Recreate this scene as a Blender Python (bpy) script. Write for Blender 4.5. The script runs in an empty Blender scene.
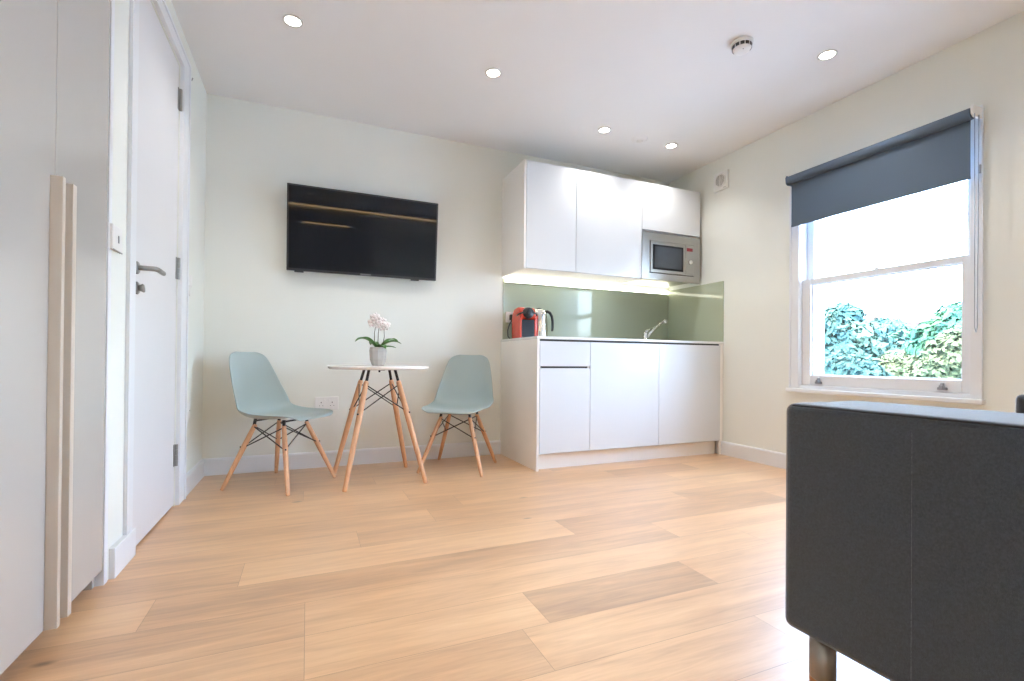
import bpy, bmesh, math, random
from mathutils import Vector, Matrix
random.seed(7)
C = bpy.context.scene.collection
PI = math.pi

# ---------------------------------------------------------------- materials
def mat(name, col, rough=0.5, metal=0.0, spec=0.5, coat=0.0, noise=0.0, nscale=20.0, bump=0.0, bscale=200.0,
        trans=0.0, sheen=0.0, emit=None, estr=0.0, rvar=0.0, sheentint=None, stretch=None):
    m = bpy.data.materials.new(name); m.use_nodes = True
    nt = m.node_tree; n = nt.nodes; b = n['Principled BSDF']
    b.inputs['Base Color'].default_value = (*col, 1); b.inputs['Roughness'].default_value = rough
    b.inputs['Metallic'].default_value = metal; b.inputs['Specular IOR Level'].default_value = spec
    b.inputs['Coat Weight'].default_value = coat; b.inputs['Coat Roughness'].default_value = 0.04
    b.inputs['Transmission Weight'].default_value = trans; b.inputs['Sheen Weight'].default_value = sheen
    b.inputs['Sheen Roughness'].default_value = 0.4
    tc = n.new('ShaderNodeTexCoord')
    vec = tc.outputs['Object']
    if stretch:
        mp = n.new('ShaderNodeMapping'); mp.inputs['Scale'].default_value = stretch
        nt.links.new(vec, mp.inputs['Vector']); vec = mp.outputs['Vector']
    t = n.new('ShaderNodeTexNoise'); t.inputs['Scale'].default_value = nscale; t.inputs['Detail'].default_value = 4
    nt.links.new(vec, t.inputs['Vector'])
    if noise > 0:
        r = n.new('ShaderNodeMapRange'); r.inputs['From Min'].default_value = .3; r.inputs['From Max'].default_value = .7
        r.inputs['To Min'].default_value = 1 - noise; r.inputs['To Max'].default_value = 1 + noise
        nt.links.new(t.outputs['Fac'], r.inputs['Value'])
        mx = n.new('ShaderNodeVectorMath'); mx.operation = 'SCALE'; mx.inputs[0].default_value = col
        nt.links.new(r.outputs['Result'], mx.inputs['Scale']); nt.links.new(mx.outputs['Vector'], b.inputs['Base Color'])
    if rvar > 0:
        r2 = n.new('ShaderNodeMapRange'); r2.inputs['To Min'].default_value = max(0, rough - rvar); r2.inputs['To Max'].default_value = rough + rvar
        nt.links.new(t.outputs['Fac'], r2.inputs['Value']); nt.links.new(r2.outputs['Result'], b.inputs['Roughness'])
    if bump > 0:
        t2 = n.new('ShaderNodeTexNoise'); t2.inputs['Scale'].default_value = bscale; nt.links.new(vec, t2.inputs['Vector'])
        bp = n.new('ShaderNodeBump'); bp.inputs['Strength'].default_value = bump; bp.inputs['Distance'].default_value = .002
        nt.links.new(t2.outputs['Fac'], bp.inputs['Height']); nt.links.new(bp.outputs['Normal'], b.inputs['Normal'])
    if emit:
        b.inputs['Emission Color'].default_value = (*emit, 1); b.inputs['Emission Strength'].default_value = estr
    return m

M = {}
M['wall'] = mat('wall_paint', (.78, .80, .75), .75, noise=.015, nscale=2, bump=.05, bscale=300)
M['ceil'] = mat('ceiling_paint', (.83, .84, .85), .8, noise=.012, nscale=1.5, bump=.04, bscale=260)
M['trim'] = mat('trim_gloss_paint', (.77, .80, .83), .35, noise=.01, nscale=4)
M['door'] = mat('door_satin_paint', (.72, .73, .75), .3, noise=.01, nscale=3)
M['ward'] = mat('wardrobe_gloss_laminate', (.48, .455, .42), .14, coat=.2, noise=.01, nscale=3)
M['wardh'] = mat('wardrobe_handle_laminate', (.56, .49, .41), .35, noise=.02, nscale=8)
M['gloss'] = mat('kitchen_gloss_white', (.69, .715, .73), .10, coat=0, spec=.24, noise=.006, nscale=3)
M['carc'] = mat('kitchen_carcass_white', (.88, .87, .84), .4, noise=.01, nscale=6)
M['top'] = mat('worktop_pale_stone', (.80, .81, .80), .22, noise=.03, nscale=90)
M['splash'] = mat('sage_glass', (.39, .43, .325), .06, coat=0, spec=.26, noise=.01, nscale=2)
M['steel'] = mat('brushed_steel', (.42, .41, .39), .34, metal=1, noise=.04, nscale=60, stretch=(1, 1, 30))
M['chrome'] = mat('polished_chrome', (.78, .79, .80), .08, metal=1, noise=.01, nscale=12)
M['kettle'] = mat('kettle_polished_steel', (.80, .79, .78), .16, metal=1, noise=.01, nscale=12)
M['handle'] = mat('satin_nickel', (.33, .33, .32), .36, metal=1, noise=.03, nscale=40)
M['black'] = mat('black_plastic', (.015, .016, .018), .35, noise=.1, nscale=40)
M['blackmetal'] = mat('black_coated_steel', (.012, .012, .013), .4, metal=.3, noise=.1, nscale=60)
M['dark'] = mat('dark_recess', (.03, .03, .03), .7, noise=.05, nscale=20)
M['screen'] = mat('tv_glass', (.008, .009, .011),   .025, spec=.22, noise=.02, nscale=3)
M['mwglass'] = mat('microwave_glass', (.055, .068, .082), .12, noise=.05, nscale=10)
M['mwframe'] = mat('microwave_window_border', (.008, .010, .012), .3, spec=.15, noise=.05, nscale=20)
M['display'] = mat('display_red', (.25, .02, .03), .2, noise=.2, nscale=120)
M['red'] = mat('red_gloss_plastic', (.60, .045, .022), .25, coat=.3, noise=.02, nscale=8)
M['navy'] = mat('dark_navy_plastic', (.012, .018, .028), .3, noise=.1, nscale=30)
M['shell'] = mat('pale_aqua_plastic', (.37, .445, .435), .42, noise=.012, nscale=6, bump=.03, bscale=500)
M['beech'] = mat('beech_wood', (.66, .36, .19), .45, noise=.10, nscale=14, stretch=(6, 6, .6), bump=.05, bscale=60)
M['white'] = mat('white_plastic', (.78, .78, .76), .35, noise=.01, nscale=12)
M['tabletop'] = mat('white_lacquer', (.84, .83, .80), .25, noise=.008, nscale=5)
M['socket'] = mat('socket_holes', (.10, .10, .10), .6, noise=.05, nscale=30)
M['pot'] = mat('glazed_taupe_ceramic', (.50, .46, .42), .25, noise=.05, nscale=30)
M['soil'] = mat('bark_soil', (.05, .035, .02), .9, noise=.4, nscale=120, bump=.5, bscale=150)
M['leaf'] = mat('orchid_leaf', (.07, .19, .035), .35, noise=.15, nscale=40)
M['petal'] = mat('orchid_petal', (.90, .85, .83), .5, noise=.05, nscale=120)
M['lip'] = mat('orchid_lip', (.80, .60, .60), .5, noise=.1, nscale=150)
M['stem'] = mat('orchid_stem', (.10, .10, .06), .5, noise=.1, nscale=80)
M['sofa'] = mat('charcoal_weave', (.032, .039, .048), .85, noise=.28, nscale=260, bump=.6, bscale=900, sheen=.8)
M['pipe'] = mat('dark_piping', (.016, .018, .022), .8, noise=.2, nscale=200)
M['bronze'] = mat('leg_brushed_metal', (.30, .26, .22), .32, metal=.9, noise=.1, nscale=30, stretch=(1, 1, .2))
M['foot'] = mat('orange_wood_foot', (.45, .20, .07), .5, noise=.1, nscale=40)
M['blind'] = mat('blind_fabric', (.085, .118, .160), .8, noise=.06, nscale=350, bump=.2, bscale=700)
M['grey'] = mat('grey_metal_lift', (.30, .32, .35), .4, metal=.6, noise=.05, nscale=50)
M['render'] = mat('white_exterior_render', (.78, .80, .84), .8, noise=.04, nscale=12, bump=.2, bscale=60)
M['lens'] = mat('downlight_lens', (.9, .9, .9), .3, emit=(1, .93, .82), estr=14, noise=.01)
M['led'] = mat('led_strip_white', (.9, .9, .85), .4, emit=(1, .97, .78), estr=9, noise=.01)
M['ledwarm'] = mat('led_strip_warm', (.9, .8, .6), .4, emit=(1, .66, .30), estr=11, noise=.01)
M['bark'] = mat('tree_bark', (.12, .09, .07), .9, noise=.3, nscale=8, bump=.5, bscale=20)
M['bounce_ground'] = mat('pale_bounce_ground', (.68, .74, .80), .9, noise=.12, nscale=1.5)  # unseen ground, made pale and bluish to bounce light onto the ceiling
M['hwall'] = mat('brick_house_wall', (.036, .029, .027), .9, spec=0, noise=.08, nscale=2)
M['hroof'] = mat('weathered_slate_roof', (.022, .018, .019), .9, spec=0, noise=.12, nscale=4)
M['hglass'] = mat('house_window_glass', (.20, .25, .30), .2, noise=.05, nscale=3)
M['near'] = mat('alcove_laminate', (.30, .32, .33), .5, noise=.03, nscale=5)

def leafmat(name, a, b_):
    m = bpy.data.materials.new(name); m.use_nodes = True; nt = m.node_tree; n = nt.nodes; b = n['Principled BSDF']
    tc = n.new('ShaderNodeTexCoord'); t = n.new('ShaderNodeTexNoise'); t.inputs['Scale'].default_value = 2.2; t.inputs['Detail'].default_value = 6
    nt.links.new(tc.outputs['Object'], t.inputs['Vector'])
    r = n.new('ShaderNodeValToRGB'); r.color_ramp.elements[0].position = .38; r.color_ramp.elements[1].position = .62
    r.color_ramp.elements[0].color = (*a, 1); r.color_ramp.elements[1].color = (*b_, 1)
    nt.links.new(t.outputs['Fac'], r.inputs['Fac']); nt.links.new(r.outputs['Color'], b.inputs['Base Color'])
    b.inputs['Roughness'].default_value = .9; b.inputs['Specular IOR Level'].default_value = .03; return m
M['leafblue'] = leafmat('leaves_blue_green', (.012, .034, .038), (.032, .062, .048))
M['leafteal'] = leafmat('leaves_teal', (.010, .042, .036), (.032, .078, .042))
M['leafgold'] = leafmat('leaves_yellow_green', (.030, .046, .027), (.068, .078, .045))

def glassmat():
    m = bpy.data.materials.new('window_glass'); m.use_nodes = True; nt = m.node_tree; n = nt.nodes
    n.remove(n['Principled BSDF'])
    tr = n.new('ShaderNodeBsdfTransparent'); tr.inputs['Color'].default_value = (.97, .985, .985, 1)
    gl = n.new('ShaderNodeBsdfGlossy'); gl.inputs['Roughness'].default_value = .01
    lw = n.new('ShaderNodeLayerWeight'); lw.inputs['Blend'].default_value = .5
    pw_ = n.new('ShaderNodeMath'); pw_.operation = 'POWER'; nt.links.new(lw.outputs['Facing'], pw_.inputs[0]); pw_.inputs[1].default_value = 5
    fr = n.new('ShaderNodeMath'); fr.operation = 'MULTIPLY_ADD'; nt.links.new(pw_.outputs[0], fr.inputs[0]); fr.inputs[1].default_value = .9; fr.inputs[2].default_value = .04
    mx = n.new('ShaderNodeMixShader')
    nt.links.new(fr.outputs[0], mx.inputs['Fac']); nt.links.new(tr.outputs[0], mx.inputs[1]); nt.links.new(gl.outputs[0], mx.inputs[2])
    nt.links.new(mx.outputs[0], n['Material Output'].inputs['Surface']); return m
M['glass'] = glassmat()

def floormat():
    m = bpy.data.materials.new('oak_planks'); m.use_nodes = True; nt = m.node_tree; n = nt.nodes; L = nt.links
    b = n['Principled BSDF']
    tc = n.new('ShaderNodeTexCoord'); at = n.new('ShaderNodeAttribute'); at.attribute_name = 'tone'; sd = n.new('ShaderNodeAttribute'); sd.attribute_name = 'seed'
    cmb = n.new('ShaderNodeCombineXYZ'); L.new(sd.outputs['Fac'], cmb.inputs['X']); L.new(sd.outputs['Fac'], cmb.inputs['Y'])
    add = n.new('ShaderNodeVectorMath'); add.operation = 'ADD'; L.new(tc.outputs['Object'], add.inputs[0]); L.new(cmb.outputs[0], add.inputs[1])
    def noise(scale, sx, sy, det=4, dist=0.0):
        mp = n.new('ShaderNodeMapping'); mp.inputs['Scale'].default_value = (sx, sy, 1); L.new(add.outputs[0], mp.inputs['Vector'])
        t = n.new('ShaderNodeTexNoise'); t.inputs['Scale'].default_value = scale; t.inputs['Detail'].default_value = det; t.inputs['Distortion'].default_value = dist
        L.new(mp.outputs[0], t.inputs['Vector']); return t
    big = noise(1.6, .8, 5.0, 3, .6); mid = noise(6, .5, 6, 5, 1.2); fine = noise(60, .25, 3.0, 3)
    def mul(x, k, y):  # x*k + y
        q = n.new('ShaderNodeMath'); q.operation = 'MULTIPLY_ADD'; L.new(x, q.inputs[0]); q.inputs[1].default_value = k
        if isinstance(y, float): q.inputs[2].default_value = y
        else: L.new(y, q.inputs[2])
        return q.outputs[0]
    v = mul(big.outputs['Fac'], .75, -.375); v = mul(mid.outputs['Fac'], .62, v); v = mul(fine.outputs['Fac'], .20, v); v = mul(at.outputs['Fac'], 1.0, v)
    v = mul(v, 1.0, -.41)
    rp = n.new('ShaderNodeValToRGB'); e = rp.color_ramp.elements
    e[0].position = 0; e[0].color = (.35, .185, .092, 1); e[1].position = 1; e[1].color = (.84, .57, .32, 1)
    k = e.new(.35); k.color = (.57, .32, .158, 1); k = e.new(.6); k.color = (.71, .425, .218, 1)
    L.new(v, rp.inputs['Fac'])
    # knots
    mp = n.new('ShaderNodeMapping'); mp.inputs['Scale'].default_value = (1.1, 2.6, 1); L.new(add.outputs[0], mp.inputs['Vector'])
    vo = n.new('ShaderNodeTexVoronoi'); vo.inputs['Scale'].default_value = 1.7; L.new(mp.outputs[0], vo.inputs['Vector'])
    kr = n.new('ShaderNodeMapRange'); kr.inputs['From Min'].default_value = .015; kr.inputs['From Max'].default_value = .06
    kr.inputs['To Min'].default_value = .30; kr.inputs['To Max'].default_value = 1; L.new(vo.outputs['Distance'], kr.inputs['Value'])
    sc = n.new('ShaderNodeVectorMath'); sc.operation = 'SCALE'; L.new(rp.outputs['Color'], sc.inputs[0]); L.new(kr.outputs['Result'], sc.inputs['Scale'])
    L.new(sc.outputs[0], b.inputs['Base Color'])
    rr = n.new('ShaderNodeMapRange'); rr.inputs['To Min'].default_value = .30; rr.inputs['To Max'].default_value = .46
    L.new(mid.outputs['Fac'], rr.inputs['Value']); L.new(rr.outputs['Result'], b.inputs['Roughness'])
    b.inputs['Specular IOR Level'].default_value = .5; b.inputs['Coat Weight'].default_value = 1; b.inputs['Coat Roughness'].default_value = .34; b.inputs['Coat IOR'].default_value = 1.6
    bp = n.new('ShaderNodeBump'); bp.inputs['Strength'].default_value = .12; bp.inputs['Distance'].default_value = .002
    L.new(fine.outputs['Fac'], bp.inputs['Height']); L.new(bp.outputs['Normal'], b.inputs['Normal'])
    return m
M['floor'] = floormat()

# ---------------------------------------------------------------- builders
BASE = {}
def tag(o, label=None, cat=None, group=None, kind=None):
    if label: o['label'] = label
    if cat: o['category'] = cat
    if group: o['group'] = group
    if kind: o['kind'] = kind
    return o
def thing(name, label, cat, loc=(0, 0, 0), rz=0, group=None, kind=None):
    o = bpy.data.objects.new(name, None); C.objects.link(o); o.location = loc; o.rotation_euler = (0, 0, rz)
    o.empty_display_size = .1; BASE[o.name] = Vector(loc)
    return tag(o, label, cat, group, kind)

class MB:
    def __init__(s): s.bm = bmesh.new()
    def box(s, x0, x1, y0, y1, z0, z1):
        v = [s.bm.verts.new((x, y, z)) for x in (x0, x1) for y in (y0, y1) for z in (z0, z1)]
        for f in ((0, 1, 3, 2), (4, 6, 7, 5), (0, 4, 5, 1), (2, 3, 7, 6), (0, 2, 6, 4), (1, 5, 7, 3)):
            s.bm.faces.new([v[i] for i in f])
        return s
    def prism(s, pts, axis, a, b):
        """pts = 2D outline; extruded along axis (0,1,2) from a to b."""
        def P(p, t):
            q = [0, 0, 0]; o = [i for i in range(3) if i != axis]
            q[o[0]], q[o[1]], q[axis] = p[0], p[1], t; return q
        A = [s.bm.verts.new(P(p, a)) for p in pts]; B = [s.bm.verts.new(P(p, b)) for p in pts]
        n = len(pts)
        for i in range(n): s.bm.faces.new((A[i], A[(i+1) % n], B[(i+1) % n], B[i]))
        s.bm.faces.new(A[::-1]); s.bm.faces.new(B); return s
    def tube(s, path, r, seg=10, cap=True):
        path = [Vector(p) for p in path]; n = len(path)
        rs = r if isinstance(r, (list, tuple)) else [r]*n
        rings = []; up = None
        for i, p in enumerate(path):
            d = (path[min(i+1, n-1)] - path[max(i-1, 0)]).normalized()
            if up is None:
                up = Vector((0, 0, 1)) if abs(d.z) < .9 else Vector((1, 0, 0))
            a = d.cross(up).normalized(); b = a.cross(d).normalized(); up = b
            rings.append([s.bm.verts.new(p + (a*math.cos(2*PI*k/seg) + b*math.sin(2*PI*k/seg))*rs[i]) for k in range(seg)])
        for i in range(n-1):
            for k in range(seg):
                s.bm.faces.new((rings[i][k], rings[i][(k+1) % seg], rings[i+1][(k+1) % seg], rings[i+1][k]))
        if cap: s.bm.faces.new(rings[0][::-1]); s.bm.faces.new(rings[-1])
        return s
    def lathe(s, prof, c=(0, 0, 0), seg=32, axis=(0, 0, 1), sx=1, sy=1):
        """prof = [(r, h)] along axis from c"""
        ax = Vector(axis).normalized(); u = ax.orthogonal().normalized(); w = ax.cross(u); c = Vector(c); rings = []
        for r, h in prof:
            if r < 1e-6: rings.append([s.bm.verts.new(c + ax*h)])
            else: rings.append([s.bm.verts.new(c + ax*h + u*(math.cos(2*PI*k/seg)*r*sx) + w*(math.sin(2*PI*k/seg)*r*sy)) for k in range(seg)])
        for A, B in zip(rings, rings[1:]):
            for k in range(seg):
                k2 = (k+1) % seg
                if len(A) == 1 and len(B) == 1: continue
                if len(A) == 1: s.bm.faces.new((A[0], B[k], B[k2]))
                elif len(B) == 1: s.bm.faces.new((A[k], A[k2], B[0]))
                else: s.bm.faces.new((A[k], A[k2], B[k2], B[k]))
        return s
    def xform(s, mtx): bmesh.ops.transform(s.bm, matrix=mtx, verts=s.bm.verts); return s
    def build(s, name, m, parent=None, label=None, bevel=0, seg=2, smooth=False, local=False, cat=None, group=None, kind=None, origin=None, subsurf=0):
        bmesh.ops.recalc_face_normals(s.bm, faces=s.bm.faces)
        base = Vector((0, 0, 0))
        if parent is not None and not local: base = BASE[parent.name]
        if parent is None:
            if origin is not None: base = Vector(origin)
            else:
                vs = [v.co for v in s.bm.verts]
                base = Vector((sum(v.x for v in vs)/len(vs), sum(v.y for v in vs)/len(vs), min(v.z for v in vs)))
        bmesh.ops.translate(s.bm, vec=-base, verts=s.bm.verts)
        me = bpy.data.meshes.new(name); s.bm.to_mesh(me); s.bm.free(); me.materials.append(M[m])
        o = bpy.data.objects.new(name, me); C.objects.link(o)
        if parent is None: o.location = base; BASE[o.name] = base
        else: o.parent = parent; BASE[o.name] = base
        if smooth:
            for p in me.polygons: p.use_smooth = True
        if bevel > 0:
            bv = o.modifiers.new('bevel', 'BEVEL'); bv.width = bevel; bv.segments = seg; bv.limit_method = 'ANGLE'; bv.angle_limit = math.radians(40)
            bv.harden_normals = False
        if subsurf:
            ss = o.modifiers.new('sub', 'SUBSURF'); ss.levels = subsurf; ss.render_levels = subsurf
        tag(o, label, cat, group, kind); return o
def S(mb, name, m, **k): return mb.build(name, m, kind='structure', **k)

def copy_tree(o, parent=None):
    c = o.copy(); C.objects.link(c)
    if parent is not None: c.parent = parent
    for ch in list(o.children): copy_tree(ch, c)
    return c

# ---------------------------------------------------------------- constants of the room (metres)
XL, XR, YB, YN, ZC = -.60, 3.065, 3.51, -2.15, 2.395

# floor : one mesh of oak boards laid along X
def build_floor():
    bm = bmesh.new(); tone = []; seed = []
    w = .19; y0 = .82 - w*16; rnd = random.Random(3)
    fixed = {round(1.20, 2): [(-9, .46, .0), (.0, .60, 0), (.636, .10, 0), (1.268, .55, 0), (3.0, .5, 0)],
             round(1.39, 2): [(-9, .30, 0), (.0, .55, 0), (1.75, .5, 0)],
             round(1.58, 2): [(-9, .66, 0), (-.417, .28, 0), (1.45, .50, 0), (2.6, .5, 0)],
             round(1.77, 2): [(-9, .42, 0), (-.2, .74, 0), (1.057, .14, 0), (2.4, .4, 0)],
             round(1.01, 2): [(-9, .40, 0), (.55, .58, 0), (2.5, .5, 0)],
             round(1.96, 2): [(-9, .5, 0), (.2, .42, 0), (1.9, .30, 0)],
             round(2.53, 2): [(-9, .62, 0), (.5, .45, 0), (1.84, .18, 0), (2.5, .5, 0)]}
    y = y0
    while y < YB:
        ya, yb = max(y, YN), min(y+w, YB)
        if yb > ya + .002:
            key = round(y, 2)
            if key in fixed:
                segs = fixed[key]; cuts = [(max(s_[0], XL-.35), s_[1]) for s_ in segs]
            else:
                x = XL - .35; cuts = []; x2 = x - rnd.uniform(0, 1.2)
                while x2 < XR:
                    cuts.append((max(x2, x), .5 + rnd.uniform(-.13, .16))); x2 += rnd.uniform(1.0, 1.9)
                cuts = [c for i, c in enumerate(cuts) if i == len(cuts)-1 or cuts[i+1][0] > c[0] + .05]
            for i, (xa, tn) in enumerate(cuts):
                xb = cuts[i+1][0] if i+1 < len(cuts) else XR + .02
                g = .0007
                bm.faces.new([bm.verts.new(p) for p in ((xa+g, ya+g, 0), (xb-g, ya+g, 0), (xb-g, yb-g, 0), (xa+g, yb-g, 0))])
                tone.append(.45+(tn-.45)*.62); seed.append(rnd.uniform(0, 60))
        y += w
    # sub floor below the joints, with thickness
    z = -.0015
    m = MB(); m.bm.free(); m.bm = bm; n0 = len(bm.faces)
    m.box(XL-.35, XR+.02, YN-.02, YB+.02, -.12, z)
    for _ in range(6): tone.append(-.35); seed.append(0)
    me = bpy.data.meshes.new('floor'); bm.to_mesh(me); bm.free(); me.materials.append(M['floor'])
    a = me.attributes.new('tone', 'FLOAT', 'FACE'); a.data.foreach_set('value', tone)
    a = me.attributes.new('seed', 'FLOAT', 'FACE'); a.data.foreach_set('value', seed)
    o = bpy.data.objects.new('floor', me); C.objects.link(o); o['kind'] = 'structure'
build_floor()

# walls
S(MB().box(XL-.35, XR+.30, YN-.3, YB+.3, ZC, ZC+.15), 'ceiling', 'ceil')
S(MB().box(XL-.35, XR+.30, YB, YB+.2, -.12, ZC), 'wall_back', 'wall')
S(MB().box(XL-.35, XR+.30, YN-.2, YN, -.12, ZC), 'wall_near', 'wall')
# left wall with the door opening and the recess for the wardrobe
DY0, DY1, DZ = 2.198, 2.84, 2.19
m = MB(); m.box(XL-.35, XL, 1.97, DY0, 0, ZC); m.box(XL-.35, XL, DY1, YB, 0, ZC); m.box(XL-.35, XL, DY0, DY1, DZ, ZC)
S(m, 'wall_left', 'wall')
S(MB().box(XL-.35, XL, YN, .55, 0, ZC), 'wall_left', 'wall')
S(MB().box(XL-.75, XL-.35, YN-.2, YB+.2, -.12, ZC), 'wall_left', 'wall')
# right wall with the window opening and a second one added for fill daylight
WY0, WY1, WZ0, WZ1 = 1.285, 2.255, .575, 2.02
m = MB(); W2 = 2.6; m.box(XR, XR+.30, YN, WY0-W2, -.12, ZC); m.box(XR, XR+.30, WY1-W2, WY0, -.12, ZC); m.box(XR, XR+.30, WY0-W2, WY1-W2, -.12, WZ0); m.box(XR, XR+.30, WY0-W2, WY1-W2, WZ1, ZC); m.box(XR, XR+.30, WY1, YB, -.12, ZC); m.box(XR, XR+.30, WY0, WY1, -.12, WZ0); m.box(XR, XR+.30, WY0, WY1, WZ1, ZC)
S(m, 'wall_right', 'wall')

# skirting
def skirt_prof(a, sgn):  # (offset, z)
    return [(a, 0), (a+sgn*.016, 0), (a+sgn*.016, .095), (a+sgn*.012, .104), (a, .106)]
S(MB().prism(skirt_prof(YB, -1), 0, XL, 1.40), 'baseboard_back', 'trim')
S(MB().prism(skirt_prof(XL, 1), 1, DY1+.135, YB-.016), 'baseboard_left', 'trim')
S(MB().prism(skirt_prof(XR, -1), 1, YN, 2.93), 'baseboard_right', 'trim')
m = MB(); m.box(XL, XL+.018, 1.985, DY0-.002, 0, .102)
S(m, 'baseboard_left', 'trim', bevel=.002)
# architrave
m = MB()
m.box(XL, XL+.008, DY0-.085, DY0-.004, .1025, DZ+.075); m.box(XL, XL+.018, DY1+.012, DY1+.13, 0, DZ+.075); m.box(XL, XL+.018, DY0-.008, DY1+.012, DZ+.006, DZ+.075)
m.box(XL+.008, XL+.013, DY0-.085, DY0-.07, .1025, DZ+.075); m.box(XL+.018, XL+.024, DY1+.115, DY1+.13, 0, DZ+.075); m.box(XL+.018, XL+.024, DY0-.07, DY1+.115, DZ+.06, DZ+.075)
S(m, 'trim_1', 'trim', bevel=.0015)
# white jamb next to the wardrobe
S(MB().box(XL-.33, XL+.002, 1.941, 1.9695, 0, ZC), 'trim_2', 'trim')

# door
dr = MB().box(XL-.042, XL-.002, DY0+.003, DY1-.003, .008, DZ-.003).build('door_1', 'door', bevel=.002, kind='structure', origin=(XL-.02, DY0, 0))
BASE[dr.name] = Vector((XL-.02, DY0, 0))
hy = 2.264
lv = MB()
lv.lathe([(0, 0), (.024, 0), (.024, .006), (.020, .009), (0, .009)], (XL-.002, hy-.035, 1.077), 28, (1, 0, 0))
lv.tube([(XL+.005, hy-.035, 1.077), (XL+.045, hy-.035, 1.077), (XL+.058, hy-.03, 1.077), (XL+.062, hy-.012, 1.077), (XL+.062, hy+.062, 1.075)], .0095, 14)
lv.build('door_handle', 'handle', dr, smooth=True, label='satin metal lever handle')
lk = MB().lathe([(0, 0), (.024, 0), (.024, .006), (.020, .009), (0, .009)], (XL-.002, hy-.035, 1.0), 28, (1, 0, 0))
lk.lathe([(.008, .009), (.008, .012), (.012, .024), (.010, .027), (0, .028)], (XL-.002, hy-.035, 1.0), 16, (1, 0, 0), sy=1.6)
lk.build('thumb_turn', 'handle', dr, smooth=True)
for z in (.20, 1.125, 1.965):
    h = MB()
    for k in range(4): h.lathe([(0, 0), (.007, 0), (.007, .0255), (0, .0255)], (XL+.006, DY1-.002, z+k*.027), 12)
    h.box(XL-.002, XL+.001, DY1-.022, DY1-.002, z, z+.107)
    h.build('hinge', 'handle', dr, smooth=False)

# small fittings of the left wall
t = thing('light_switch', 'white square light switch on the wall strip between the wardrobe and the door', 'light switch', (XL, 2.005, 1.09))
MB().box(XL, XL+.010, 1.953, 2.040, 1.092, 1.175).build('switch_plate', 'white', t, bevel=.002)
MB().box(XL+.010, XL+.0115, 1.955, 2.038, 1.090, 1.0935).build('shadow_strip', 'handle', t)  # dark strip standing in for the shadow line along the plate's lower edge
MB().box(XL+.010, XL+.0125, 1.999, 2.007, 1.120, 1.145).build('rocker', 'handle', t, bevel=.002)
t = thing('entry_phone', 'small rounded white wall unit beside the door hinges with a short hanging toggle', 'wall unit', (XL, 3.05, 1.09))
MB().box(XL-.002, XL+.022, 3.005, 3.075, 1.115, 1.185).build('housing', 'white', t, bevel=.012, seg=4)
MB().tube([(XL+.014, 3.03, 1.118), (XL+.014, 3.03, 1.065)], .006, 10).build('toggle', 'white', t, smooth=True)
t = thing('wall_hook', 'tiny metal hook on the left wall above the top door hinge', 'hook', (XL, 3.0, 2.2))
MB().tube([(XL, 2.99, 2.235), (XL+.012, 2.99, 2.235), (XL+.014, 2.99, 2.21), (XL+.022, 2.99, 2.20), (XL+.026, 2.99, 2.215)], .003, 8).build('hook', 'handle', t, smooth=True)
t = thing('blank_wall_plate', 'blank white plate low on the left wall between the door and the corner', 'wall plate', (XL, 3.0, .4))
MB().box(XL, XL+.008, 3.03, 3.115, .405, .49).build('plate', 'white', t, bevel=.002)
for y in (3.04, 3.105): MB().lathe([(0, 0), (.003, 0), (.003, .0015), (0, .0015)], (XL+.008, y, .4475), 10, (1, 0, 0)).build('screw', 'handle', t)

# ---------------------------------------------------------------- wardrobe
w = thing('wardrobe', 'tall pale grey gloss fitted wardrobe with full-length vertical handles, left of the door', 'wardrobe', (XL-.3, 1.25, 0))
m = MB(); m.box(XL-.345, XL-.022, 1.921, 1.939, 0, ZC-.002); m.box(XL-.345, XL-.022, .552, .570, 0, ZC-.002); m.box(XL-.345, XL-.335, .570, 1.921, 0, ZC-.002)
m.box(XL-.335, XL-.022, .570, 1.921, .055, .073); m.box(XL-.335, XL-.022, .570, 1.921, 2.37, 2.388)
m.build('carcass', 'ward', w)
MB().box(XL-.075, XL-.057, .570, 1.921, 0, .055).build('plinth', 'ward', w)
edges = [.555, .905, 1.248, 1.590, 1.938]
for i in range(4):
    a, b = edges[i]+.0015, edges[i+1]-.0015
    d = MB().box(XL-.02, XL, a, b, .052, 2.388).build('door', 'ward', w, bevel=.0012)
    near = (i % 2 == 0)
    if near: hm = MB().box(XL, XL+.026, b-.0275, b-.0115, .052, 1.195)
    else: hm = MB().box(XL, XL+.026, a+.028, a+.050, .052, 1.195)
    hm.build('handle', 'wardh', d, bevel=.0015)

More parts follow.
